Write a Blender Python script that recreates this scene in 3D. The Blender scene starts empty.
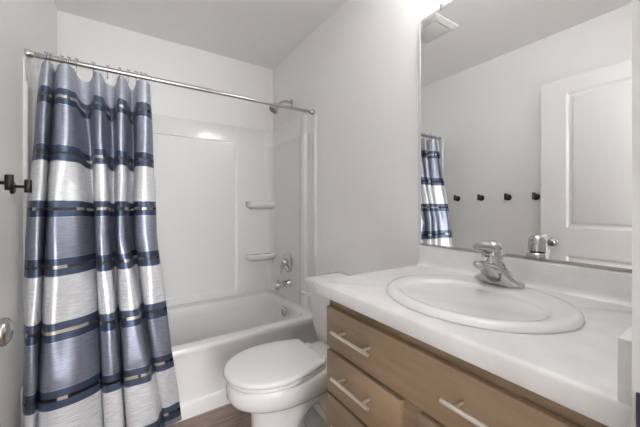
import bpy, bmesh, math, random
from mathutils import Vector, Matrix
import numpy as np

random.seed(4)
SC = bpy.context.scene
COL = SC.collection

# ------------------------------------------------------------------ camera, world, exposure
XL, XR, YB, ZC = -0.380, 1.144, 2.546, 2.440      # left, right, back wall faces and ceiling height
YF = 0.0785                                        # room face of the doorway wall
cam = bpy.data.cameras.new('camera')
cam.sensor_width = 36.0
cam.lens = 293.83 / 640 * 36.0
cam.shift_y = -0.011
cam.clip_start = 0.01
camo = bpy.data.objects.new('camera', cam); COL.objects.link(camo)
camo.location = (0, 0, 1.1578)
camo.rotation_euler = (math.pi / 2, 0, -0.5815)
SC.camera = camo

w = bpy.data.worlds.new('world'); SC.world = w; w.use_nodes = True
w.node_tree.nodes['Background'].inputs[0].default_value = (0.985, 0.99, 1.0, 1)
w.node_tree.nodes['Background'].inputs[1].default_value = 11.0

SC.view_settings.view_transform = 'Standard'
SC.view_settings.look = 'None'
SC.view_settings.gamma = 1.0
SC.view_settings.use_curve_mapping = False
SC.view_settings.exposure = 0.27
SC.cycles.max_bounces = 12
SC.cycles.diffuse_bounces = 8
SC.cycles.glossy_bounces = 6
SC.cycles.transparent_max_bounces = 12
SC.cycles.caustics_reflective = False
SC.cycles.caustics_refractive = False
SC.cycles.use_denoising = True
LAMP = 21.0          # strength of the three vanity lamp shades


# ------------------------------------------------------------------ helpers
def world_loc(o):
    v = Vector((0, 0, 0))
    while o is not None:
        v += o.location; o = o.parent
    return v


def tag(o, label=None, cat=None, group=None, kind=None):
    if label: o['label'] = label
    if cat: o['category'] = cat
    if group: o['group'] = group
    if kind: o['kind'] = kind
    return o


def thing(name, loc, label, cat, group=None, kind=None):
    o = bpy.data.objects.new(name, None); COL.objects.link(o)
    o.location = loc; o.empty_display_size = 0.05
    return tag(o, label, cat, group, kind)


def obj(name, bm, mat, parent=None, smooth=40, label=None):
    """Link a bmesh given in world coordinates as one mesh object."""
    bmesh.ops.remove_doubles(bm, verts=bm.verts, dist=1e-6)
    bmesh.ops.recalc_face_normals(bm, faces=bm.faces)
    if parent is not None:
        org = world_loc(parent)
    else:
        xs = [v.co for v in bm.verts]
        org = Vector(((min(c.x for c in xs) + max(c.x for c in xs)) / 2, (min(c.y for c in xs) + max(c.y for c in xs)) / 2, min(c.z for c in xs)))
    bmesh.ops.translate(bm, verts=bm.verts, vec=-org)
    me = bpy.data.meshes.new(name); bm.to_mesh(me); bm.free()
    o = bpy.data.objects.new(name, me); COL.objects.link(o)
    if parent is not None: o.parent = parent
    else: o.location = org
    for m in (mat if isinstance(mat, (list, tuple)) else [mat]): me.materials.append(m)
    if smooth:
        for p in me.polygons: p.use_smooth = True
        try: me.set_sharp_from_angle(angle=math.radians(smooth))
        except Exception: pass
    if label: o['label'] = label
    return o


def box(bm, x0, x1, y0, y1, z0, z1, r=0.0, seg=2):
    t = bmesh.new()
    bmesh.ops.create_cube(t, size=1)
    for v in t.verts:
        v.co = Vector((x0 + (v.co.x + .5) * (x1 - x0), y0 + (v.co.y + .5) * (y1 - y0), z0 + (v.co.z + .5) * (z1 - z0)))
    if r > 0:
        bmesh.ops.bevel(t, geom=list(t.edges), offset=r, segments=seg, affect='EDGES', profile=.5)
    merge(bm, t)
    return bm


def merge(bm, t, M=None):
    me = bpy.data.meshes.new('tmp'); t.to_mesh(me); t.free()
    if M is not None: me.transform(M)
    bm.from_mesh(me); bpy.data.meshes.remove(me)


def B(*a, **k):
    return box(bmesh.new(), *a, **k)


def loft(bm, rings, cap0=True, cap1=True, closed=True):
    R = [[bm.verts.new(p) for p in ring] for ring in rings]
    n = len(R[0])
    for a, b in zip(R, R[1:]):
        for i in range(n if closed else n - 1):
            j = (i + 1) % n
            try: bm.faces.new((a[i], a[j], b[j], b[i]))
            except ValueError: pass
    if cap0: bm.faces.new(R[0])
    if cap1: bm.faces.new(R[-1])
    return R


def spline(pts, n=8):
    """Catmull-Rom through pts."""
    P = [Vector(p) for p in pts]
    out = []
    for i in range(len(P) - 1):
        p0 = P[i - 1] if i else P[0] * 2 - P[1]
        p3 = P[i + 2] if i + 2 < len(P) else P[-1] * 2 - P[-2]
        p1, p2 = P[i], P[i + 1]
        for k in range(n):
            t = k / n
            out.append(.5 * ((2 * p1) + (p2 - p0) * t + (2 * p0 - 5 * p1 + 4 * p2 - p3) * t * t + (3 * p1 - p0 - 3 * p2 + p3) * t ** 3))
    out.append(P[-1])
    return out


def tube(bm, pts, r, n=14, caps=True):
    """Round tube along pts; r a number or one radius per point."""
    P = [Vector(p) for p in pts]
    rr = r if isinstance(r, (list, tuple)) else [r] * len(P)
    T = [(P[min(i + 1, len(P) - 1)] - P[max(i - 1, 0)]).normalized() for i in range(len(P))]
    up = Vector((0, 0, 1)) if abs(T[0].z) < .9 else Vector((1, 0, 0))
    u = T[0].cross(up).normalized()
    rings = []
    for p, t, q in zip(P, T, rr):
        u = (u - t * u.dot(t)).normalized(); v = t.cross(u)
        rings.append([p + (u * math.cos(a) + v * math.sin(a)) * q for a in (2 * math.pi * k / n for k in range(n))])
    loft(bm, rings, caps, caps)
    return bm


def lathe(bm, prof, org, axis, n=32):
    """prof: (distance along axis, radius) list."""
    a = Vector(axis).normalized()
    up = Vector((0, 0, 1)) if abs(a.z) < .9 else Vector((1, 0, 0))
    u = a.cross(up).normalized(); v = a.cross(u)
    o = Vector(org)
    rings = [[o + a * d + (u * math.cos(t) + v * math.sin(t)) * max(r, 1e-5) for t in (2 * math.pi * k / n for k in range(n))] for d, r in prof]
    loft(bm, rings)
    return bm


def rrect(x0, x1, y0, y1, r, z, k=6):
    """Rounded rectangle ring, 4*(k+1) points; r single or four radii (++ -+ -- +-)."""
    rs = r if isinstance(r, (list, tuple)) else [r] * 4
    C = [(x1, y1, 1, 1, 0), (x0, y1, -1, 1, 90), (x0, y0, -1, -1, 180), (x1, y0, 1, -1, 270)]
    out = []
    for (cx, cy, sx, sy, a0), q in zip(C, rs):
        ox, oy = cx - sx * q, cy - sy * q
        for i in range(k + 1):
            a = math.radians(a0 + 90 * i / k)
            out.append((ox + q * math.cos(a), oy + q * math.sin(a), z))
    return out


def ellipse(cx, cy, ax, ay, z, n=64):
    return [(cx + ax * math.cos(2 * math.pi * i / n), cy + ay * math.sin(2 * math.pi * i / n), z) for i in range(n)]


# ------------------------------------------------------------------ materials
def mat(name, color, rough=.5, metal=0.0, **kw):
    m = bpy.data.materials.new(name); m.use_nodes = True
    b = m.node_tree.nodes['Principled BSDF']
    b.inputs['Base Color'].default_value = (*color, 1)
    b.inputs['Roughness'].default_value = rough
    b.inputs['Metallic'].default_value = metal
    for k, v in kw.items(): b.inputs[k.replace('_', ' ')].default_value = v
    return m


def nodes(m):
    nt = m.node_tree
    return nt.nodes, nt.links, nt.nodes['Principled BSDF']


def noise_bump(m, scale, strength, dist=.002, detail=4):
    N, L, b = nodes(m)
    tc = N.new('ShaderNodeTexCoord'); no = N.new('ShaderNodeTexNoise'); bp = N.new('ShaderNodeBump')
    no.inputs['Scale'].default_value = scale; no.inputs['Detail'].default_value = detail
    bp.inputs['Strength'].default_value = strength; bp.inputs['Distance'].default_value = dist
    L.new(tc.outputs['Object'], no.inputs['Vector']); L.new(no.outputs['Fac'], bp.inputs['Height'])
    L.new(bp.outputs['Normal'], b.inputs['Normal'])
    return m


def noise_color(m, c1, c2, scale, stretch=(1, 1, 1), lo=.3, hi=.7, detail=5, dist=0.0):
    N, L, b = nodes(m)
    tc = N.new('ShaderNodeTexCoord'); mp = N.new('ShaderNodeMapping'); no = N.new('ShaderNodeTexNoise'); cr = N.new('ShaderNodeValToRGB')
    mp.inputs['Scale'].default_value = stretch
    no.inputs['Scale'].default_value = scale; no.inputs['Detail'].default_value = detail; no.inputs['Distortion'].default_value = dist
    cr.color_ramp.elements[0].position = lo; cr.color_ramp.elements[0].color = (*c1, 1)
    cr.color_ramp.elements[1].position = hi; cr.color_ramp.elements[1].color = (*c2, 1)
    L.new(tc.outputs['Object'], mp.inputs['Vector']); L.new(mp.outputs['Vector'], no.inputs['Vector'])
    L.new(no.outputs['Fac'], cr.inputs['Fac']); L.new(cr.outputs['Color'], b.inputs['Base Color'])
    return m


M = {}
M['wall'] = noise_bump(mat('wall_paint', (.845, .842, .836), .6), 160, .12, .001)
M['ceiling'] = noise_bump(mat('ceiling_paint', (.84, .84, .835), .8), 90, .25, .002)
M['trim'] = mat('trim_paint', (.70, .695, .69), .4)
M['casing'] = mat('casing_shaded_paint', (.54, .53, .52), .5)  # white trim paint darkened, so its colour carries the shade on the casing
M['door'] = mat('door_paint', (.70, .698, .692), .42)
M['acrylic'] = mat('tub_acrylic', (.77, .77, .765), .11)
M['ceramic'] = mat('white_china', (.82, .82, .815), .07)
M['seat'] = mat('seat_plastic', (.82, .82, .815), .16)
M['chrome'] = mat('chrome', (.58, .58, .59), .07, 1.0)
M['nickel'] = mat('brushed_nickel', (.46, .445, .42), .22, 1.0)
M['pull'] = mat('satin_pull', (.95, .89, .81), .34, 1.0)
M['black'] = mat('black_metal', (.012, .012, .013), .35)
M['dark'] = mat('dark_gap', (.03, .027, .025), .6)
M['mirror'] = mat('mirror_silver', (.90, .905, .90), .0, 1.0)
M['mirror_edge'] = mat('mirror_glass_edge', (.62, .68, .66), .15)
M['clip'] = mat('clear_clip', (.85, .86, .86), .15, 0, Transmission_Weight=.6)
M['vent'] = mat('vent_plastic', (.72, .72, .71), .5)
M['red'] = mat('red_dot', (.55, .03, .03), .4)
M['blue'] = mat('blue_dot', (.04, .10, .5), .4)
M['drain'] = mat('drain_dark', (.02, .02, .02), .5)
M['strike'] = mat('strike_dark', (.020, .026, .05), .4)
M['counter'] = noise_color(mat('counter_laminate', (.74, .74, .735), .27), (.76, .76, .755), (.83, .83, .825), 14, (1, 1, 1), .35, .65)
M['grout'] = mat('white_caulk', (.78, .78, .77), .5)


def wood_cabinet():
    m = mat('cabinet_wood', (.30, .2, .14), .42)
    N, L, b = nodes(m)
    tc = N.new('ShaderNodeTexCoord')
    def nz(scale, st, det, dis):
        mp = N.new('ShaderNodeMapping'); mp.inputs['Scale'].default_value = st
        no = N.new('ShaderNodeTexNoise'); no.inputs['Scale'].default_value = scale; no.inputs['Detail'].default_value = det; no.inputs['Distortion'].default_value = dis
        L.new(tc.outputs['Object'], mp.inputs['Vector']); L.new(mp.outputs['Vector'], no.inputs['Vector'])
        return no
    a = nz(9, (1, .35, 1.6), 4, .6); g = nz(60, (1, .06, 1.4), 6, .2)
    mx = N.new('ShaderNodeMix'); mx.data_type = 'FLOAT'; mx.inputs[0].default_value = .35
    L.new(a.outputs['Fac'], mx.inputs[2]); L.new(g.outputs['Fac'], mx.inputs[3])
    cr = N.new('ShaderNodeValToRGB')
    cr.color_ramp.elements[0].position = .33; cr.color_ramp.elements[0].color = (.225, .155, .096, 1)
    cr.color_ramp.elements[1].position = .66; cr.color_ramp.elements[1].color = (.352, .250, .160, 1)
    L.new(mx.outputs[0], cr.inputs['Fac']); L.new(cr.outputs['Color'], b.inputs['Base Color'])
    return m


M['wood'] = wood_cabinet()


def floor_planks():
    m = mat('floor_planks', (.2, .15, .12), .45)
    N, L, b = nodes(m)
    tc = N.new('ShaderNodeTexCoord'); br = N.new('ShaderNodeTexBrick')
    br.inputs['Scale'].default_value = 1.0
    br.inputs['Brick Width'].default_value = 1.2; br.inputs['Row Height'].default_value = .17
    br.inputs['Mortar Size'].default_value = .0012; br.inputs['Bias'].default_value = 0
    br.inputs['Color1'].default_value = (.30, .225, .185, 1); br.inputs['Color2'].default_value = (.36, .275, .235, 1); br.inputs['Mortar'].default_value = (.15, .11, .09, 1)
    L.new(tc.outputs['Object'], br.inputs['Vector'])
    mp = N.new('ShaderNodeMapping'); mp.inputs['Scale'].default_value = (1.2, 14, 1)
    no = N.new('ShaderNodeTexNoise'); no.inputs['Scale'].default_value = 5; no.inputs['Detail'].default_value = 6; no.inputs['Distortion'].default_value = .8
    L.new(tc.outputs['Object'], mp.inputs['Vector']); L.new(mp.outputs['Vector'], no.inputs['Vector'])
    cr = N.new('ShaderNodeValToRGB')
    cr.color_ramp.elements[0].position = .35; cr.color_ramp.elements[0].color = (.72, .7, .69, 1)
    cr.color_ramp.elements[1].position = .7; cr.color_ramp.elements[1].color = (1.25, 1.25, 1.25, 1)
    mx = N.new('ShaderNodeMix'); mx.data_type = 'RGBA'; mx.blend_type = 'MULTIPLY'; mx.inputs[0].default_value = 1
    L.new(no.outputs['Fac'], cr.inputs['Fac']); L.new(br.outputs['Color'], mx.inputs[6]); L.new(cr.outputs['Color'], mx.inputs[7])
    L.new(mx.outputs[2], b.inputs['Base Color'])
    return m


M['floor'] = floor_planks()


def curtain_mat():
    """Slubbed satin: navy bands with a sheer ribbon, between them light and grey-blue blocks. UV.y counts bands."""
    m = mat('curtain_satin', (.4, .42, .5), .34)
    N, L, b = nodes(m)
    uv = N.new('ShaderNodeUVMap'); sp = N.new('ShaderNodeSeparateXYZ'); L.new(uv.outputs['UV'], sp.inputs[0])
    def math_(op, a, c=None):
        n = N.new('ShaderNodeMath'); n.operation = op
        for i, v in enumerate((a, c)):
            if v is None: continue
            if isinstance(v, (int, float)): n.inputs[i].default_value = v
            else: L.new(v, n.inputs[i])
        return n.outputs[0]
    v = sp.outputs['Y']
    d = math_('ABSOLUTE', math_('SUBTRACT', math_('FRACT', v), .5))
    band = math_('LESS_THAN', d, .142)
    edge = math_('LESS_THAN', d, .149)
    rib = math_('LESS_THAN', d, .026)
    blk = math_('FLOOR', math_('ADD', v, .5))
    odd = math_('MODULO', blk, 2)
    top = math_('GREATER_THAN', v, 6.5)
    def mix(f, c1, c2):
        n = N.new('ShaderNodeMix'); n.data_type = 'RGBA'; L.new(f, n.inputs[0])
        for i, c in ((6, c1), (7, c2)):
            if isinstance(c, tuple): n.inputs[i].default_value = (*c, 1)
            else: L.new(c, n.inputs[i])
        return n.outputs[2]
    c = mix(odd, (.31, .33, .41), (.76, .765, .79))
    c = mix(top, c, (.46, .48, .56))
    c = mix(edge, c, (.60, .61, .65))
    c = mix(band, c, (.070, .098, .165))
    # pale lengths in the dark ribbon's colour stand in for its sheen
    cb = N.new('ShaderNodeCombineXYZ'); L.new(math_('MULTIPLY', sp.outputs['X'], 6.5), cb.inputs[0]); L.new(math_('MULTIPLY', math_('FLOOR', v), 3.7), cb.inputs[1])
    nr = N.new('ShaderNodeTexNoise'); nr.inputs['Scale'].default_value = 1.0; nr.inputs['Detail'].default_value = 1; L.new(cb.outputs[0], nr.inputs['Vector'])
    ribc = mix(math_('GREATER_THAN', nr.outputs['Fac'], .56), (.014, .013, .014), (.62, .57, .47))
    c = mix(rib, c, ribc)
    # slub threads running across the cloth
    mp = N.new('ShaderNodeMapping'); mp.inputs['Scale'].default_value = (9, 46, 1); L.new(uv.outputs['UV'], mp.inputs['Vector'])
    no = N.new('ShaderNodeTexNoise'); no.inputs['Scale'].default_value = 1.6; no.inputs['Detail'].default_value = 5; L.new(mp.outputs['Vector'], no.inputs['Vector'])
    cr = N.new('ShaderNodeValToRGB'); cr.color_ramp.elements[0].position = .3; cr.color_ramp.elements[0].color = (.70, .71, .73, 1); cr.color_ramp.elements[1].position = .65; cr.color_ramp.elements[1].color = (1.05, 1.05, 1.05, 1)
    L.new(no.outputs['Fac'], cr.inputs['Fac'])
    mu = N.new('ShaderNodeMix'); mu.data_type = 'RGBA'; mu.blend_type = 'MULTIPLY'; mu.inputs[0].default_value = 1
    L.new(c, mu.inputs[6]); L.new(cr.outputs['Color'], mu.inputs[7]); L.new(mu.outputs[2], b.inputs['Base Color'])
    bp = N.new('ShaderNodeBump'); bp.inputs['Strength'].default_value = .25; bp.inputs['Distance'].default_value = .002
    L.new(no.outputs['Fac'], bp.inputs['Height']); L.new(bp.outputs['Normal'], b.inputs['Normal'])
    L.new(math_('SUBTRACT', .66, math_('MULTIPLY', odd, .30)), b.inputs['Metallic'])
    tr = N.new('ShaderNodeBsdfTransparent'); ms = N.new('ShaderNodeMixShader')
    L.new(math_('MULTIPLY', rib, .18), ms.inputs[0]); L.new(b.outputs[0], ms.inputs[1]); L.new(tr.outputs[0], ms.inputs[2])
    L.new(ms.outputs[0], N['Material Output'].inputs['Surface'])
    return m


M['curtain'] = curtain_mat()


def lamp_mat():
    m = bpy.data.materials.new('lamp_glass_lit'); m.use_nodes = True
    b = m.node_tree.nodes['Principled BSDF']
    b.inputs['Base Color'].default_value = (.9, .9, .88, 1)
    b.inputs['Emission Color'].default_value = (1.0, .985, .965, 1)
    b.inputs['Emission Strength'].default_value = LAMP
    return m


M['lamp'] = lamp_mat()

# ------------------------------------------------------------------ setting
DX0, DX1, DZ = -0.31, 0.50, 2.05           # doorway opening
def struct(name, bm, m, label, smooth=30):
    return tag(obj(name, bm, m, None, smooth), label, None, None, 'structure')

struct('floor', B(XL - .42, XR + .12, -3.2, YB + .12, -.08, 0), M['floor'], 'brown wood plank floor')
struct('ceiling', B(XL - .42, XR + .12, -3.2, YB + .12, ZC, ZC + .08), M['ceiling'], 'light grey painted ceiling')
struct('wall_left', B(XL - .12, XL, YF, YB + .12, 0, ZC), M['wall'], 'pale grey wall carrying the black hooks')
struct('wall_right', B(XR, XR + .12, YF, YB + .12, 0, ZC), M['wall'], 'pale grey wall behind the mirror and toilet')
struct('wall_back', B(XL, XR, YB, YB + .12, 0, ZC), M['wall'], 'pale grey wall behind the bathtub')
struct('wall_hall_unseen_left', B(XL - .42, XL - .04, -3.2, -.035, 0, ZC), M['wall'], 'unseen pale hallway wall added on the left to channel light')  # both hall walls added out of view to narrow light through the doorway
struct('wall_hall_unseen_right', B(XR - .36, XR - .02, -3.2, -.035, 0, ZC), M['wall'], 'unseen pale hallway wall added on the right to channel light')
bm = bmesh.new()
box(bm, XL - .42, DX0 - .02, -.035, YF, 0, ZC); box(bm, DX1 + .02, XR + .12, -.035, YF, 0, ZC); box(bm, DX0 - .02, DX1 + .02, -.035, YF, DZ + .02, ZC)
struct('wall_front', bm, M['wall'], 'pale grey wall around the doorway')
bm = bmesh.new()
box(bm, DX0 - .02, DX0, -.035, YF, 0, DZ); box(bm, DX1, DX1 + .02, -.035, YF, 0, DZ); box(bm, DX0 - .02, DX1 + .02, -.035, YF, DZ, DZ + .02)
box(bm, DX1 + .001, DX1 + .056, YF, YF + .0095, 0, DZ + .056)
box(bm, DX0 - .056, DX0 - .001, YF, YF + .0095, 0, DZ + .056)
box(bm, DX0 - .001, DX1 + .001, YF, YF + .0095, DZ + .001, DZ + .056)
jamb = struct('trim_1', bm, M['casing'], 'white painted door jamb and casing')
bm = bmesh.new(); box(bm, DX1 - .0024, DX1 + .0008, .056, .0845, .900, .940, .001)
obj('strike_plate', bm, M['strike'], jamb, label='dark strike plate')

def baseboard(name, x0, x1, y0, y1, lab):
    struct(name, B(x0, x1, y0, y1, 0, .085, .003), M['trim'], lab)
baseboard('baseboard_left', XL, XL + .012, YF, 1.732, 'white baseboard along the hook wall')
baseboard('baseboard_right', XR - .012, XR, .85, 1.732, 'white baseboard behind the toilet')

# open panel door, standing against the left wall
DXF = -0.25; DTH = .035; dy0, dy1 = .094, .907; dz1 = 2.041
door = thing('door_1', ((DXF - DTH / 2), dy0, 0), 'white two panel door standing open along the left wall', 'door', None, 'structure')
bm = bmesh.new()
def door_face(bm, xf, sgn):
    """Face of a two panel door: grid with recessed groove and raised field; sgn = outward x."""
    g = .010
    ys = [dy0, dy0 + .147, dy1 - .147, dy1]
    pz = [(.22, .823), (1.01, 1.94)]
    zs = [.012, .22, .823, 1.01, 1.94, dz1]
    for i in range(3):
        for j in range(5):
            y0, y1, z0, z1 = ys[i], ys[i + 1], zs[j], zs[j + 1]
            if i == 1 and j in (1, 3):
                rings = []
                for ins, dep in ((0, 0), (.006, .003), (.014, g), (.026, g), (.040, .003), (.044, .002)):
                    rings.append([(xf - sgn * dep, y, z) for y, z in ((y0 + ins, z0 + ins), (y1 - ins, z0 + ins), (y1 - ins, z1 - ins), (y0 + ins, z1 - ins))])
                loft(bm, rings, False, True)
            else:
                bm.faces.new([bm.verts.new((xf, y, z)) for y, z in ((y0, z0), (y1, z0), (y1, z1), (y0, z1))])
door_face(bm, DXF, 1); door_face(bm, DXF - DTH, -1)
for (ya, za, yb, zb) in ((dy0, .012, dy1, .012), (dy1, .012, dy1, dz1), (dy1, dz1, dy0, dz1), (dy0, dz1, dy0, .012)):
    bm.faces.new([bm.verts.new(p) for p in ((DXF, ya, za), (DXF, yb, zb), (DXF - DTH, yb, zb), (DXF - DTH, ya, za))])
obj('door_leaf', bm, M['door'], door, 25)
KY, KZ = .834, .908
for sgn, xf in ((1, DXF), (-1, DXF - DTH)):
    bm = bmesh.new()
    lathe(bm, [(0, .031), (.004, .031), (.008, .027), (.010, .014), (.024, .0125), (.028, .018), (.034, .0255), (.042, .0282), (.050, .0265), (.055, .020), (.057, .0)], (xf, KY, KZ), (sgn, 0, 0))
    obj('door_knob', bm, M['nickel'], door, 50, 'satin nickel door knob')
for hz in (.2, 1.02, 1.85):
    bm = bmesh.new(); tube(bm, [(DXF - DTH - .004, dy0 - .004, hz - .045), (DXF - DTH - .004, dy0 - .004, hz + .045)], .006)
    obj('hinge', bm, M['nickel'], door)

# ------------------------------------------------------------------ bathtub
TY0, TZ = 1.7355, .385
tub = thing('bathtub', ((XL + XR) / 2, (TY0 + YB) / 2, 0), 'white acrylic alcove bathtub against the back wall', 'bathtub')
x0, x1, y1 = XL + .002, XR - .002, YB - .002
bm = bmesh.new()
R = []
for yy, zz, rr in ((TY0, 0, .001), (TY0, .070, .001), (TY0 + .004, .078, .001), (TY0 + .013, .086, .001), (TY0 + .016, .10, .001), (TY0 + .010, .330, .001), (TY0 + .004, .345, .001),
                   (TY0, .358, .001), (TY0, .372, .001), (TY0 + .004, .381, .002), (TY0 + .011, .385, .003)):
    R.append(rrect(x0, x1, yy, y1, rr, zz))
ix0, ix1, iy0, iy1 = x0 + .075, x1 - .065, TY0 + .075, y1 - .105
R.append(rrect(ix0 - .02, ix1 + .02, iy0 - .02, iy1 + .02, .11, .3855))
R.append(rrect(ix0 - .006, ix1 + .006, iy0 - .006, iy1 + .006, .11, .383))
R.append(rrect(ix0 + .002, ix1 - .002, iy0 + .002, iy1 - .002, .11, .374))
R.append(rrect(ix0 + .02, ix1 - .012, iy0 + .012, iy1 - .012, .11, .32))
R.append(rrect(ix0 + .10, ix1 - .035, iy0 + .03, iy1 - .03, .12, .14))
R.append(rrect(ix0 + .16, ix1 - .06, iy0 + .05, iy1 - .05, .12, .085))
R.append(rrect(ix0 + .24, ix1 - .12, iy0 + .10, iy1 - .10, .10, .068))
loft(bm, R, True, True)
obj('tub_shell', bm, M['acrylic'], tub, 35)
bm = bmesh.new()
lathe(bm, [(0, .037), (.006, .037), (.011, .033), (.013, .02), (.014, 0)], (1.058, 2.135, .312), (-1, 0, .10))
box(bm, 1.036, 1.048, 2.131, 2.139, .292, .334, .003)
obj('overflow_plate', bm, M['chrome'], tub, 50, 'round chrome overflow plate')
bm = bmesh.new(); lathe(bm, [(0, .035), (.004, .035), (.006, .025), (.007, 0)], (.86, 2.13, .066), (0, 0, 1))
obj('tub_drain', bm, M['chrome'], tub, 50, 'chrome tub drain')

# ------------------------------------------------------------------ tub surround
SZ0, SZ1, SLZ = .388, 1.857, 1.712
sur = thing('tub_surround', ((XL + XR) / 2, (1.789 + YB) / 2, SZ0), 'white glossy tub surround lining the three alcove walls', 'shower wall')
def side_profile():
    """(distance y, offset from the wall) from the front edge to the corner."""
    return [(1.787, .000), (1.787, .010), (1.792, .014), (1.820, .014), (1.828, .010), (1.834, .008), (1.905, .008), (1.912, .014), (1.922, .026), (1.940, .031), (1.965, .031), (1.985, .027), (1.996, .018), (2.02, .016), (2.30, .016)]
def sweep(prof3, zlist):
    rings = []
    for z, s, add in zlist:
        rings.append([(wx + ox * (o * s + add), wy + oy * (o * s + add), z) for (wx, wy, ox, oy, o) in prof3])
    bm = bmesh.new(); loft(bm, rings, False, False, closed=False)
    return bm
ZL = [(SZ0, 1, 0), (SLZ - .012, 1, 0), (SLZ - .003, .97, 0), (SLZ, .72, 0), (SLZ + .004, .60, 0), (SZ1 - .012, .50, 0), (SZ1 - .003, .42, 0), (SZ1, .2, 0), (SZ1, .0, 0)]
for sgn, wx in ((1, XR), (-1, XL)):
    prof = [(wx, y, -sgn, 0, o) for y, o in side_profile()]
    # concave corner
    r = .075
    cy = YB - .016 - r; cx = wx - sgn * (.016 + r)
    for i in range(0, 9):
        a = math.radians(90 * i / 8)
        px, py = cx + sgn * r * math.cos(a), cy + r * math.sin(a)
        # move from side wall offset to back wall offset
        if i <= 4: prof.append((wx, py, -sgn, 0, abs(wx - px)))
        else: prof.append((px, YB, 0, -1, YB - py))
    rings = [[(wx2 + ox * o * s, wy + oy * o * s, min(z, 1.816) if wy < 1.908 else z) for (wx2, wy, ox, oy, o) in prof] for z, s, add in ZL]
    # the tall outer flange stops a little lower
    bm = bmesh.new(); loft(bm, rings, False, False, closed=False)
    obj('side_panel', bm, M['acrylic'], sur, 30)
bxl, bxr = XL + .091, XR - .091
cx0, cx1 = -.030, .794
prof = [(x, YB, 0, -1, o) for x, o in ((bxl, .016), (cx0 - .012, .016), (cx0 - .004, .0145), (cx0 + .004, .008), (cx0 + .012, .0065), (cx1 - .012, .0065), (cx1 - .004, .008), (cx1 + .004, .0145), (cx1 + .012, .016), (bxr, .016))]
low = [(x, YB, 0, -1, .016) for (x, _, _, _, o) in prof]
zl = [(SZ0, 'l'), (.440, 'l'), (.452, 'p'), (SLZ - .012, 'p'), (SLZ - .003, 'p97'), (SLZ, 'u72'), (SLZ + .004, 'u60'), (SZ1 - .012, 'u50'), (SZ1 - .003, 'u42'), (SZ1, 'u20'), (SZ1, 'u0')]
rings = []
for z, k in zl:
    if k == 'l': rings.append([(x, YB - .016, z) for (x, *_r) in prof])
    elif k[0] == 'p': rings.append([(x, YB - o * (1 if k == 'p' else .97), z) for (x, _, _, _, o) in prof])
    else:
        s = int(k[1:]) / 100
        rings.append([(x, YB - (.016 if o > .012 else .0235) * s, z) for (x, _, _, _, o) in prof])
bm = bmesh.new(); loft(bm, rings, False, False, closed=False)
obj('back_panel', bm, M['acrylic'], sur, 30)
for zt in (1.200, .736):
    bm = bmesh.new()
    def shelf_ring(ins, z, dep):
        xa, xb, ya = .872 + ins, XR - .020, YB - .014
        pts = [(xb, ya, z)]
        pts.append((xa + .004, ya, z))
        for i in range(7):
            a = math.radians(180 + 90 * i / 6)
            pts.append((xa + .035 + .035 * math.cos(a), YB - dep + .035 + .035 * math.sin(a) , z))
        pts += [(.96, YB - dep - .004, z), (1.03, YB - dep - .004, z), (1.09, YB - dep, z), (xb, YB - dep + .012, z)]
        return pts
    loft(bm, [shelf_ring(.045, zt - .066, .045), shelf_ring(.028, zt - .058, .072), shelf_ring(.008, zt - .046, .098), shelf_ring(.001, zt - .036, .107), shelf_ring(0, zt - .018, .108), shelf_ring(.001, zt - .008, .107), shelf_ring(.005, zt - .002, .103), shelf_ring(.012, zt, .096), shelf_ring(.020, zt - .002, .088), shelf_ring(.028, zt - .004, .080)])
    obj('corner_shelf', bm, M['acrylic'], sur, 40)

# shower fittings on the right alcove wall
XS = XR - .0162
vy, vz = 2.205, .694
t = thing('shower_valve', (XS, vy, vz), 'round chrome shower valve with lever above the tub spout', 'faucet')
bm = bmesh.new(); lathe(bm, [(0, .082), (.004, .083), (.009, .078), (.014, .060), (.017, .040), (.020, .034)], (XS, vy, vz), (-1, 0, 0), 40)
obj('escutcheon', bm, M['chrome'], t, 40)
bm = bmesh.new(); lathe(bm, [(.016, .030), (.040, .027), (.052, .022), (.058, .012), (.059, 0)], (XS, vy, vz), (-1, 0, 0), 32)
tube(bm, spline([(XS - .045, vy, vz - .005), (XS - .052, vy + .004, vz - .03), (XS - .058, vy + .010, vz - .062), (XS - .064, vy + .014, vz - .088)], 6), [.014] * 6 + [.012] * 6 + [.010] * 6 + [.009], 14)
obj('lever_handle', bm, M['chrome'], t, 50)

sy, sz = 2.172, .521
t = thing('tub_spout', (XS, sy, sz), 'chrome tub spout below the shower valve', 'faucet')
bm = bmesh.new()
tube(bm, [(XS, sy, sz), (XS - .006, sy, sz), (XS - .012, sy, sz), (XS - .06, sy, sz), (XS - .105, sy, sz - .002), (XS - .128, sy, sz - .008), (XS - .136, sy, sz - .018)], [.032, .032, .027, .026, .026, .024, .014], 24)
tube(bm, [(XS - .112, sy, sz - .010), (XS - .114, sy, sz - .040)], .017, 20)
obj('spout_body', bm, M['chrome'], t, 45)
bm = bmesh.new(); tube(bm, [(XS - .108, sy, sz + .024), (XS - .108, sy, sz + .038), (XS - .108, sy, sz + .044)], [.005, .005, .008], 14)
obj('diverter_knob', bm, M['chrome'], t, 45)

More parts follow.
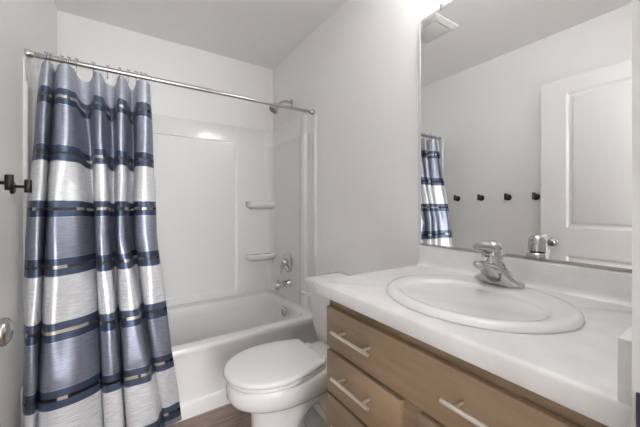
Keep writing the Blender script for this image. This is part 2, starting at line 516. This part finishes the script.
hy, hz = 2.175, 2.020
t = thing('wall_shower', (XR, hy, hz), 'chrome shower head on a bent arm above the surround', 'shower head')
bm = bmesh.new(); lathe(bm, [(0, .030), (.004, .029), (.010, .020), (.014, .012)], (XR, hy, hz), (-1, 0, 0), 28)
obj('wall_flange', bm, M['chrome'], t, 45)
bm = bmesh.new(); arm = spline([(XR - .004, hy, hz), (XR - .05, hy, hz + .004), (XR - .09, hy, hz - .012), (XR - .125, hy, hz - .045)], 6); tube(bm, arm, .0105, 16)
obj('shower_arm', bm, M['chrome'], t, 60)
bm = bmesh.new(); lathe(bm, [(-.004, .013), (.008, .016), (.018, .016), (.026, .022), (.050, .038), (.058, .041), (.066, .039), (.067, .03), (.0675, 0)], (XR - .122, hy, hz - .042), (-.66, 0, -.75), 30)
hd = obj('spray_head', bm, M['chrome'], t, 40)
bm = bmesh.new(); lathe(bm, [(.0672, .033), (.069, .031), (.0695, 0)], (XR - .122, hy, hz - .042), (-.66, 0, -.75), 30)
obj('spray_face', bm, mat('spray_face_brown', (.16, .12, .08), .5), hd, 40, 'dark spray face')

# ------------------------------------------------------------------ curtain rod, rings, curtain
RY, RZ, RR = 1.8275, 1.847, .0125
rod = thing('curtain_rod', (XL, RY, RZ), 'straight chrome shower curtain rod across the tub alcove', 'curtain rod')
bm = bmesh.new(); tube(bm, [(XL + .002, RY, RZ), (.42, RY, RZ)], RR, 20); tube(bm, [(.42, RY, RZ), (XR - .002, RY, RZ)], RR - .0018, 20)
obj('rod_tube', bm, M['nickel'], rod, 50)
for xx, s in ((XL, 1), (XR, -1)):
    bm = bmesh.new(); lathe(bm, [(0, .019), (.012, .019), (.020, .016), (.028, .0135)], (xx, RY, RZ), (s, 0, 0), 24)
    obj('end_cap', bm, M['chrome'] if s > 0 else M['nickel'], rod, 45)

FPX, YAW, V0 = 293.83, .5815, 206.48
def x_at(u, y):
    """World x of image column u at depth y (measured from the photograph)."""
    r = (u - 320) / FPX
    return y * (math.sin(YAW) + r * math.cos(YAW)) / (math.cos(YAW) - r * math.sin(YAW))

RING_U = [46.5, 50, 61.8, 68.5, 76.8, 93.4, 107.6, 119.8, 128.3, 136.1, 141.5, 145.5]
RING_X = [x_at(u, RY) for u in RING_U]
ORD = ['first', 'second', 'third', 'fourth', 'fifth', 'sixth', 'seventh', 'eighth', 'ninth', 'tenth', 'eleventh', 'last']
CT = 1.826      # top hem of the curtain

def ring_bm(x):
    bm = bmesh.new()
    pts = []
    for i in range(25):
        a = math.radians(-100 + 340 * i / 24)
        pts.append((x + .001 * math.sin(a), RY + .0185 * math.cos(a), RZ + .001 + .0185 * math.sin(a)))
    pts = [(x, RY - .004, 1.800), (x, RY - .014, 1.803), (x, RY - .015, 1.826)] + pts[1:-1]
    tube(bm, pts, .0018, 8)
    for s in (-1, 1):
        lathe(bm, [(-.0042, .0), (-.003, .003), (0, .0042), (.003, .003), (.0042, 0)], (x + s * .004, RY + .0015 * s, RZ + .021), (0, 0, 1), 10)
    return bm
ring0 = None
for i, x in enumerate(RING_X):
    lab = f'chrome curtain ring on the rod, {ORD[i]} of the twelve from the hook wall'
    if ring0 is None:
        o = obj('curtain_ring', ring_bm(x), M['chrome'], None, 50); ring0 = o; bx = x
    else:
        o = ring0.copy(); COL.objects.link(o); o.location.x = ring0.location.x + (x - bx)
    tag(o, lab, 'curtain ring', 'chrome rings holding the shower curtain')

# cloth: section points as (column at top / middle / bottom, offset at top / middle / bottom)
SEC = [
    ((40.0, 25.0, 21.5), (.020, .010, .010)),
    ((44.0, 28.5, 24.0), (-.018, -.030, -.030)),
    ((49.0, 38.5, 30.5), (-.020, -.036, -.034)),
    ((54.0, 43.5, 34.0), (.010, .000, -.005)),
    ((57.0, 46.0, 36.0), (.030, .050, .045)),
    ((55.5, 43.8, 34.4), (.018, .030, .030)),
    ((58.0, 46.5, 36.5), (-.012, -.028, -.030)),
    ((63.0, 53.0, 45.0), (-.026, -.050, -.050)),
    ((69.0, 66.0, 62.0), (-.020, -.040, -.048)),
    ((74.0, 80.0, 84.0), (.000, -.020, -.038)),
    ((79.0, 90.0, 102.5), (.024, .020, -.010)),
    ((86.0, 96.0, 107.0), (.030, .046, .040)),
    ((91.0, 94.6, 105.5), (.022, .020, .020)),
    ((94.0, 96.5, 107.0), (-.010, -.030, -.024)),
    ((98.5, 103.0, 114.0), (-.018, -.040, -.036)),
    ((102.0, 109.0, 125.0), (-.002, -.026, -.026)),
    ((106.0, 111.5, 127.8), (.024, .030, .020)),
    ((111.0, 115.5, 129.5), (.030, .050, .036)),
    ((115.5, 114.5, 127.6), (.022, .020, .012)),
    ((118.0, 117.0, 129.5), (-.012, -.030, -.030)),
    ((122.0, 121.5, 142.0), (-.020, -.038, -.044)),
    ((126.0, 126.0, 160.0), (-.004, -.026, -.040)),
    ((129.5, 129.0, 163.2), (.024, .026, .010)),
    ((132.5, 134.5, 165.5), (.032, .050, .062)),
    ((135.0, 133.0, 164.0), (.016, .020, .060)),
    ((138.5, 136.5, 165.8), (-.014, -.026, .054)),
    ((144.0, 145.0, 172.0), (-.022, -.036, .052)),
    ((148.5, 153.5, 179.5), (-.012, -.022, .058)),
    ((150.5, 157.0, 182.0), (.010, .004, .064)),
    ((147.0, 154.0, 179.0), (.024, .030, .066)),
]
def lerp3(a, t):
    """a at t = 0 (top), .45 (middle), 1 (bottom), smooth."""
    if t < .45: return a[0] + (a[1] - a[0]) * (t / .45)
    return a[1] + (a[2] - a[1]) * ((t - .45) / .55)
ZB = .018
NZ = 110
BZ = [-.20, .083, .365, .637, .902, 1.149, 1.400, 1.668, 1.94]
BV = [-.5, .5, 1.5, 2.5, 3.5, 4.5, 5.5, 6.5, 7.5]
bm = bmesh.new(); uvl = bm.loops.layers.uv.new('UVMap')
grid = []
for k in range(NZ + 1):
    t = k / NZ
    z = CT + (ZB - CT) * t
    zz = min(max((1.80 - z) / 1.36, 0), 1); zz = zz * zz * (3 - 2 * zz) * .35 + zz * .65
    yc = RY - .172 * zz
    row = []
    fl = []
    for (us, ds) in SEC:
        d = lerp3(ds, t); d *= 1.5 - .45 * min(max((t - .45) / .4, 0), 1)
        y = yc + d
        fl.append(Vector((x_at(lerp3(us, t), y), y, 0)))
    pts = spline(fl, 7)
    n = len(pts)
    for i, p in enumerate(pts):
        s = i / (n - 1)
        # sag of the top hem between the rings
        dn = min(abs(p.x - rx) for rx in RING_X)
        dep = max(p.y - yc, 0)
        sag = (min(dn, .025) * .30 + dep * .75 + .004) * max(0, 1 - t * 2.2) ** 1.0
        wob = .0022 * math.sin(9 * s * 6 + 5 * z) + .0016 * math.sin(23 * s * 3 - 11 * z + 2)
        px = p.x + .0012 * math.sin(14 * z + 31 * s)
        row.append((Vector((px, p.y + wob * min(1, t * 4 + .2), z - sag)), s, float(np.interp(z, BZ, BV))))
    grid.append(row)
V = [[bm.verts.new(c) for c, _, _ in row] for row in grid]
for k in range(NZ):
    for i in range(len(V[0]) - 1):
        f = bm.faces.new((V[k][i], V[k][i + 1], V[k + 1][i + 1], V[k + 1][i]))
        for l, (a, b_) in zip(f.loops, ((k, i), (k, i + 1), (k + 1, i + 1), (k + 1, i))):
            l[uvl].uv = (grid[a][b_][1] * 2, grid[a][b_][2])
tag(obj('shower_curtain', bm, M['curtain'], None, 180), 'silver and blue-grey satin shower curtain with navy bands, hanging from the rod', 'shower curtain')

# ------------------------------------------------------------------ robe hooks on the left wall
HY = [1.632, 1.406, 1.184, .984]
HL = ['closest to the shower curtain', 'second from the shower curtain', 'second from the open door', 'closest to the open door']
HZ = 1.237
hook0 = None
def hook_parts(root, x, y):
    bm = bmesh.new(); lathe(bm, [(0, .026), (.006, .026), (.009, .023), (.010, .0)], (x, y, HZ - .004), (1, 0, 0), 24)
    obj('wall_plate', bm, M['black'], root, 45)
    bm = bmesh.new(); tube(bm, [(x + .006, y, HZ), (x + .046, y, HZ)], .0058, 14)
    obj('stem', bm, M['black'], root, 45)
    bm = bmesh.new(); lathe(bm, [(-.026, .0), (-.026, .0105), (-.025, .0115), (.025, .0115), (.026, .0105), (.026, 0)], (x + .048, y, HZ + .002), (0, 0, 1), 20)
    obj('end_bar', bm, M['black'], root, 45)
for i, y in enumerate(HY):
    lab = f'black T-shaped robe hook on the left wall, {HL[i]}'
    if hook0 is None:
        o = hook0 = thing('robe_hook', (XL, y, HZ), lab, 'hook', 'black robe hooks on the left wall')
        hook_parts(o, XL, y)
    else:
        o = hook0.copy(); COL.objects.link(o); o.location = (XL, y, HZ); o['label'] = lab
        for ch in list(hook0.children):
            c = ch.copy(); c.parent = o; COL.objects.link(c)

# ------------------------------------------------------------------ toilet
TC = 1.300
toilet = thing('toilet', (.75, TC, 0), 'white two piece toilet with closed lid between tub and vanity', 'toilet')
def egg(xt, xb, hw, z, bw=.55, yc=TC, wpos=.55, rc=.16):
    """Elongated bowl outline: tip at xt, straight back at xb, half width hw, half width bw*hw at the back."""
    xw = xt + (xb - xt) * wpos
    half = []                                   # from the tip along +y to the middle of the back
    for i in range(17):
        a = math.pi / 2 * i / 16
        half.append((xw - (xw - xt) * math.cos(a), hw * math.sin(a)))
    rr = rc * (xb - xw)
    wk = lambda x: hw * (1 - (1 - bw) * max(0, (x - xw) / (xb - xw)) ** 2)
    for i in range(1, 9): 
        x = xw + (xb - rr - xw) * i / 8
        half.append((x, wk(x)))
    w0 = wk(xb - rr)
    for i in range(1, 5):
        a = math.pi / 2 * i / 4
        half.append((xb - rr + rr * math.sin(a), w0 - rr * (1 - math.cos(a))))
    half.append((xb, (w0 - rr) * .4))
    full = half + [(x, -y) for x, y in reversed(half[1:])]
    return [(x, yc + y, z) for x, y in full]
def egg_scale(ring, s, cx, z):
    return [(cx + (x - cx) * s, TC + (y - TC) * s, z) for x, y, _ in ring]
# bowl with rim, waist and foot
bm = bmesh.new()
loft(bm, [egg(.468, .76, .108, 0, .85, wpos=.45), egg(.466, .76, .109, .012, .85, wpos=.45), egg(.478, .75, .096, .035, .85, wpos=.45), egg(.482, .72, .088, .12, .85, wpos=.45), egg(.476, .74, .090, .215, .85, wpos=.45), egg(.462, .86, .104, .245, .8, wpos=.45),
          egg(.418, .925, .142, .262, .72, wpos=.48), egg(.385, .925, .165, .285, .66, wpos=.5), egg(.368, .925, .176, .315, .62, wpos=.5), egg(.366, .925, .177, .350, .62, wpos=.5), egg(.372, .925, .172, .368, .62, wpos=.5), egg(.380, .922, .165, .374, .62, wpos=.5), egg(.42, .88, .13, .375, .62, wpos=.5)])
# trapway bulges on both sides and the floor flange
for s in (-1, 1):
    tube(bm, spline([(.62, TC + s * .075, .13), (.72, TC + s * .082, .235), (.80, TC + s * .086, .235), (.87, TC + s * .086, .14), (.90, TC + s * .084, .05)], 6), [.045] * 25, 18)
box(bm, .72, .96, TC - .125, TC + .125, 0, .055, .018, 3)
obj('bowl', bm, M['ceramic'], toilet, 60)
bm = bmesh.new()
box(bm, .80, 1.10, TC - .125, TC + .125, .335, .384, .016, 3)
box(bm, .84, 1.08, TC - .09, TC + .09, .05, .345, .03, 3)
obj('tank_deck', bm, M['ceramic'], toilet, 60)
for s in (-1, 1):
    bm = bmesh.new(); lathe(bm, [(0, .014), (.006, .014), (.013, .009), (.015, 0)], (.80, TC + s * .108, .054), (0, 0, 1), 18)
    obj('bolt_cap', bm, M['seat'], toilet, 50)
# seat ring and lid
e = egg(.366, .806, .181, 0, .72, wpos=.48, rc=.09)
bm = bmesh.new()
loft(bm, [egg_scale(e, .95, .59, .3765), egg_scale(e, .95, .59, .380), egg_scale(e, .99, .59, .3815), egg_scale(e, 1.0, .59, .386), egg_scale(e, 1.0, .59, .393), egg_scale(e, .985, .59, .397), egg_scale(e, .93, .59, .398), egg_scale(e, .93, .59, .4025)])
obj('seat', bm, M['seat'], toilet, 60)
bm = bmesh.new()
e2 = egg(.356, .804, .187, 0, .72, wpos=.48, rc=.09)
loft(bm, [egg_scale(e2, .93, .59, .403), egg_scale(e2, .985, .59, .4035), egg_scale(e2, 1.0, .59, .408), egg_scale(e2, .997, .59, .416), egg_scale(e2, .98, .59, .4215), egg_scale(e2, .93, .59, .424), egg_scale(e2, .6, .59, .4265), egg_scale(e2, .2, .59, .4275)])
obj('lid', bm, M['seat'], toilet, 60)
for s in (-1, 1):
    bm = bmesh.new(); box(bm, .800, .846, TC + s * .075 - .022, TC + s * .075 + .022, .378, .408, .008, 3)
    obj('hinge_cap', bm, M['seat'], toilet, 50)
# tank
bm = bmesh.new()
loft(bm, [rrect(.945, 1.128, TC - .165, TC + .165, .03, .384), rrect(.932, 1.130, TC - .176, TC + .176, .035, .392), rrect(.915, 1.132, TC - .188, TC + .188, .04, .46), rrect(.890, 1.134, TC - .204, TC + .204, .04, .63), rrect(.884, 1.134, TC - .208, TC + .208, .04, .698)])
obj('tank', bm, M['ceramic'], toilet, 50)
bm = bmesh.new()
loft(bm, [rrect(.880, 1.136, TC - .213, TC + .213, .042, .696), rrect(.870, 1.138, TC - .221, TC + .221, .046, .700), rrect(.868, 1.138, TC - .223, TC + .223, .046, .720), rrect(.872, 1.137, TC - .219, TC + .219, .044, .734), rrect(.884, 1.132, TC - .208, TC + .208, .04, .741), rrect(.93, 1.10, TC - .16, TC + .16, .03, .744)])
obj('tank_lid', bm, M['ceramic'], toilet, 60)
bm = bmesh.new(); lathe(bm, [(0, .013), (.012, .013), (.017, .010), (.018, 0)], (.893, TC + .158, .650), (-1, 0, 0), 20)
tube(bm, [(.877, TC + .158, .650), (.874, TC + .19, .648), (.876, TC + .228, .644)], [.009, .008, .009], 14)
obj('flush_lever', bm, M['seat'], toilet, 50)

# ------------------------------------------------------------------ vanity cabinet
VY0, VY1 = .092, .845
FX = .597                       # face frame plane
DXF_ = .579                     # front plane of the drawer fronts
van = thing('vanity_cabinet', ((FX + XR) / 2, (VY0 + VY1) / 2, 0), 'brown stained wooden vanity cabinet under the sink counter', 'cabinet')
bm = bmesh.new()
e = .0004
box(bm, FX + .02 + e, XR - .001, VY1 - .018, VY1, .09, .849); box(bm, FX + .02 + e, XR - .001, VY0, VY0 + .018, .09, .849)
for ya, yb in ((VY0, VY0 + .03), (.44, .525), (VY1 - .03, VY1)): box(bm, FX, FX + .02, ya, yb, .09, .849)             # stiles
for za, zb in ((.805, .849), (.655, .690), (.09, .125)):
    box(bm, FX, FX + .02, VY0 + .03 + e, .44 - e, za, zb); box(bm, FX, FX + .02, .525 + e, VY1 - .03 - e, za, zb)      # rails
for za, zb in ((.505, .535), (.35, .385)): box(bm, FX, FX + .02, .525 + e, VY1 - .03 - e, za, zb)
box(bm, FX + .021, XR - .002, VY0 + .018, VY1 - .018, .09, .108)
box(bm, FX + .07, FX + .085, VY0, VY1, 0, .09); box(bm, FX + .07, XR - .002, VY1 - .018, VY1, 0, .09); box(bm, FX + .07, XR - .002, VY0, VY0 + .018, 0, .09)
obj('carcass', bm, M['wood'], van, 30)

def front(name, y0, y1, z0, z1):
    bm = bmesh.new(); box(bm, DXF_, FX - .0005, y0, y1, z0, z1, .0025, 2)
    return obj(name, bm, M['wood'], van, 30)
def pull(par, yc, z, vertical=False):
    bm = bmesh.new(); xb = DXF_ - .034
    d = Vector((0, 0, 1)) if vertical else Vector((0, 1, 0))
    c = Vector((xb, yc, z))
    tube(bm, [c - d * .086, c + d * .086], .0055, 14)
    for s in (-1, 1):
        p = c + d * s * .057
        tube(bm, [p, p + Vector((.0345, 0, 0))], .0045, 12)
    obj('handle', bm, M['pull'], par, 45, 'satin nickel bar pull')
f = front('false_drawer_front', .104, .840, .679, .814); pull(f, .678, .755); pull(f, .287, .755)
f = front('drawer_front', .511, .839, .525, .664); pull(f, .678, .608)
f = front('drawer_front', .511, .839, .374, .514); pull(f, .678, .452)
f = front('drawer_front', .511, .839, .118, .362); pull(f, .678, .26)
f = front('cabinet_door', .104, .455, .118, .666); pull(f, .425, .56, True)

# ------------------------------------------------------------------ countertop
CZ, CF, CY0, CY1 = .892, .562, .113, .881
top = thing('countertop', ((CF + XR) / 2, (CY0 + CY1) / 2, .849), 'pale grey laminate countertop with backsplash on the vanity', 'countertop')
SX, SY, SAX, SAY = .828, .472, .220, .250           # sink centre and half sizes
bm = bmesh.new()
# top sheet with an oval cut-out, then the rolled front edge
n = 64
hole = ellipse(SX, SY, SAX - .02, SAY - .02, CZ, n)
outer = []
X0, X1 = CF + .014, XR - .001
for x, y, z in hole:
    dx, dy = x - SX, y - SY
    ts = []
    if dx > 1e-9: ts.append((X1 - SX) / dx)
    if dx < -1e-9: ts.append((X0 - SX) / dx)
    if dy > 1e-9: ts.append((CY1 - .004 - SY) / dy)
    if dy < -1e-9: ts.append((YF + .012 - SY) / dy)
    q = min(ts); outer.append([SX + dx * q, SY + dy * q, CZ])
for cx, cy in ((X1, CY1 - .004), (X0, CY1 - .004), (X0, YF + .012), (X1, YF + .012)):
    k = min(range(n), key=lambda i: (outer[i][0] - cx) ** 2 + (outer[i][1] - cy) ** 2); outer[k] = [cx, cy, CZ]
loft(bm, [[(x, y, CZ - .03) for x, y, z in hole], hole, outer], False, False)
edge = [(CF + .014, CZ), (CF + .007, CZ - .0004), (CF + .003, CZ - .002), (CF + .0008, CZ - .005), (CF, CZ - .009), (CF, CZ - .040), (CF + .002, CZ - .0425), (CF + .02, CZ - .0425), (CF + .02, CZ - .03)]
ys = [YF + .012, CY1 - .004]
loft(bm, [[(x, y, z) for x, z in edge] for y in ys], False, False, closed=False)
# left end of the slab
end = [(CF + .014, CZ), (XR - .001, CZ), (XR - .001, CZ - .0425), (CF + .002, CZ - .0425), (CF, CZ - .040), (CF, CZ - .009), (CF + .0008, CZ - .005), (CF + .003, CZ - .002), (CF + .007, CZ - .0004)]
loft(bm, [[(x, CY1 - .004, z) for x, z in end], [(x, CY1 - .0012, z - (.001 if z > CZ - .02 else 0)) for x, z in end], [(x + .002 * (x < CF + .02), CY1, z - (.004 if z > CZ - .02 else 0)) for x, z in end]], False, True)
bm.faces.new([bm.verts.new((x, YF + .012, z)) for x, z in end])
obj('slab', bm, M['counter'], top, 40)
bm = bmesh.new()
bs = [(XR - .0005, CZ + .0005), (XR - .034, CZ + .0005), (XR - .026, CZ + .003), (XR - .0215, CZ + .009), (XR - .0205, CZ + .02), (XR - .0205, .968), (XR - .019, .974), (XR - .014, .977), (XR - .0005, .977)]
loft(bm, [[(x, y, z) for x, z in bs] for y in (VY0 + .01, CY1)], True, True)
obj('backsplash', bm, M['counter'], top, 40)
bm = bmesh.new(); box(bm, CF + .003, XR - .001, YF + .011, CY0, CZ - .0422, .977, .001)
obj('side_splash', bm, M['counter'], top, 30)

# ------------------------------------------------------------------ sink
sink = thing('sink', (SX, SY, CZ), 'white oval drop-in sink set into the counter', 'sink')
bm = bmesh.new()
BX, BAX, BAY = SX - .024, .146, .194
loft(bm, [ellipse(SX, SY, SAX - .002, SAY - .002, CZ + .0005), ellipse(SX, SY, SAX, SAY, CZ + .003), ellipse(SX, SY, SAX - .001, SAY - .001, CZ + .009), ellipse(SX, SY, SAX - .008, SAY - .008, CZ + .0155),
          ellipse(SX, SY, SAX - .018, SAY - .018, CZ + .0175), ellipse(SX - .002, SY, SAX - .03, SAY - .03, CZ + .0165), ellipse(BX, SY, BAX + .012, BAY + .012, CZ + .0145), ellipse(BX, SY, BAX + .004, BAY + .004, CZ + .012), ellipse(BX, SY, BAX - .003, BAY - .004, CZ + .004),
          ellipse(BX, SY, BAX - .012, BAY - .016, CZ - .025), ellipse(BX + .002, SY, BAX - .028, BAY - .038, CZ - .07), ellipse(BX + .004, SY, BAX - .055, BAY - .08, CZ - .108), ellipse(BX + .006, SY, .05, .06, CZ - .126), ellipse(BX + .008, SY, .024, .024, CZ - .13)], True, True)
obj('basin', bm, M['ceramic'], sink, 60)
bm = bmesh.new(); lathe(bm, [(0, .024), (.003, .024), (.005, .019), (.003, .016), (.007, .013), (.008, 0)], (BX + .008, SY, CZ - .1305), (0, 0, 1), 28)
obj('drain', bm, M['chrome'], sink, 50, 'chrome pop-up drain')

# ------------------------------------------------------------------ faucet
FY, FXX, FZ = .480, 1.008, CZ + .0180
fau = thing('faucet', (FXX, FY, FZ), 'chrome single lever faucet at the back of the sink', 'faucet')
bm = bmesh.new()
def base_ring(hx, hy, z, p=2.2, n=40, sx=0):
    out = []
    for i in range(n):
        a = 2 * math.pi * i / n; c, s = math.cos(a), math.sin(a)
        out.append((FXX + sx + hx * math.copysign(abs(c) ** (2 / p), c), FY + hy * math.copysign(abs(s) ** (2 / p), s), FZ + z))
    return out
# sweeping base: long at the foot, rising to the round waist
loft(bm, [base_ring(.029, .075, -.0003), base_ring(.030, .077, .003), base_ring(.029, .075, .009), base_ring(.031, .066, .016, sx=-.002), base_ring(.032, .054, .024, sx=-.006), base_ring(.0325, .044, .034, sx=-.012),
          base_ring(.0325, .037, .046, sx=-.019), base_ring(.0315, .033, .058, 2.0, sx=-.025), base_ring(.030, .031, .068, 2.0, sx=-.030), base_ring(.0295, .0295, .073, 2.0, sx=-.032), base_ring(.026, .026, .0745, 2.0, sx=-.033)])
obj('base', bm, M['chrome'], fau, 60)
bm = bmesh.new()
rings = []
for ox, cz, hh, hw in ((.006, .041, .034, .030), (-.012, .042, .0335, .030), (-.030, .046, .031, .0285), (-.048, .053, .026, .0255), (-.066, .061, .0195, .0215), (-.082, .0665, .0155, .018), (-.094, .068, .0145, .016), (-.099, .0675, .0125, .014), (-.1005, .067, .009, .010)):
    rings.append([(FXX - .022 + ox - .012 * math.sin(a) * (ox < -.02), FY + hw * math.cos(a), FZ + cz + hh * math.sin(a)) for a in (2 * math.pi * k / 24 for k in range(24))])
loft(bm, rings)
obj('spout', bm, M['chrome'], fau, 60)
bm = bmesh.new()
lathe(bm, [(0, .026), (.0008, .0295), (.020, .0305), (.036, .0295), (.037, .0285), (.038, .0295), (.048, .0285), (.057, .023), (.062, .014), (.0635, 0)], (FXX - .033, FY, FZ + .0755), (-.14, 0, 1), 36)
lv = spline([(FXX - .045, FY, FZ + .112), (FXX - .075, FY, FZ + .121), (FXX - .105, FY, FZ + .126), (FXX - .134, FY, FZ + .127)], 6)
tube(bm, lv, [.021 - .012 * (i / (len(lv) - 1)) for i in range(len(lv))], 18)
obj('lever', bm, M['chrome'], fau, 60)
for yy, mm, nm in ((.0035, 'red', 'hot_mark'), (-.0035, 'blue', 'cold_mark')):
    bm = bmesh.new(); lathe(bm, [(-.002, .0032), (.0014, .0032), (.0017, 0)], (FXX - .066, FY + yy, FZ + .092), (-1, 0, -.1), 12)
    obj(nm, bm, M[mm], fau, 40, 'red dot' if mm == 'red' else 'blue dot')

# ------------------------------------------------------------------ mirror
MY0, MY1, MZ0, MZ1 = .118, .881, .985, 2.020
mir = thing('wall_mirror', (XR, (MY0 + MY1) / 2, MZ0), 'large frameless mirror on the wall above the vanity', 'mirror')
bm = bmesh.new(); box(bm, XR - .0055, XR - .0006, MY0, MY1, MZ0, MZ1)
for f_ in bm.faces: f_.material_index = 0 if f_.normal.x < -.9 else 1
o = obj('glass', bm, [M['mirror'], M['mirror_edge']], mir, 0)
for p in o.data.polygons: p.material_index = 0 if p.normal.x < -.9 else 1
bm = bmesh.new(); box(bm, XR - .0085, XR - .0003, MY0, MY1, MZ0 - .006, MZ0 + .003)
obj('bottom_channel', bm, M['nickel'], mir, 0, 'thin metal channel')
bm = bmesh.new(); box(bm, XR - .0085, XR - .0003, MY1 + .0008, MY1 + .013, MZ0 - .006, MZ1 - .004, .001)
obj('edge_strip', bm, M['trim'], mir, 0, 'thin white edge strip')
for yy in (.775, .22):
    bm = bmesh.new(); box(bm, XR - .0095, XR - .0004, yy - .007, yy + .007, MZ1 - .010, MZ1 + .014, .003)
    lathe(bm, [(0, .004), (.002, .004), (.003, 0)], (XR - .0095, yy, MZ1 + .007), (-1, 0, 0), 12)
    obj('mirror_clip', bm, M['clip'], mir, 40, 'clear plastic clip')

# ------------------------------------------------------------------ ceiling vent (seen in the mirror)
vx0, vx1, vy0_, vy1_ = .31, .57, 1.20, 1.48
vent = thing('exhaust_fan', ((vx0 + vx1) / 2, (vy0_ + vy1_) / 2, ZC), 'square white exhaust fan cover on the ceiling', 'vent')
bm = bmesh.new()
loft(bm, [rrect(vx0, vx1, vy0_, vy1_, .01, ZC), rrect(vx0, vx1, vy0_, vy1_, .01, ZC - .006), rrect(vx0 + .028, vx1 - .028, vy0_ + .028, vy1_ - .028, .01, ZC - .022), rrect(vx0 + .034, vx1 - .034, vy0_ + .034, vy1_ - .034, .01, ZC - .022), rrect(vx0 + .036, vx1 - .036, vy0_ + .036, vy1_ - .036, .008, ZC - .008)], True, True)
obj('cover_frame', bm, M['vent'], vent, 30)
bm = bmesh.new()
box(bm, vx0 + .044, vx1 - .044, vy0_ + .044, vy1_ - .044, ZC - .0235, ZC - .006, .003)
obj('center_panel', bm, M['vent'], vent, 30)

# ------------------------------------------------------------------ vanity light above the mirror (lights the room)
LZ = 2.24
van_l = thing('vanity_light', (XR, .50, LZ), 'three lamp bar light on the wall above the mirror', 'light fixture')
bm = bmesh.new(); box(bm, XR - .024, XR - .0005, .50 - .28, .50 + .28, LZ - .05, LZ + .05, .006)
obj('back_plate', bm, M['nickel'], van_l, 40)
for yy in (.34, .50, .66):
    bm = bmesh.new(); tube(bm, spline([(XR - .02, yy, LZ), (XR - .09, yy, LZ + .0), (XR - .150, yy, LZ - .06), (XR - .16, yy, LZ - .03)], 5), .008, 12)
    obj('lamp_arm', bm, M['nickel'], van_l, 50)
    bm = bmesh.new(); lathe(bm, [(-.03, 0), (-.03, .034), (-.01, .044), (.04, .050), (.10, .052), (.13, .050), (.131, 0)], (XR - .16, yy, LZ), (0, 0, 1), 24)
    obj('lamp_shade', bm, M['lamp'], van_l, 50, 'lit white glass shade')
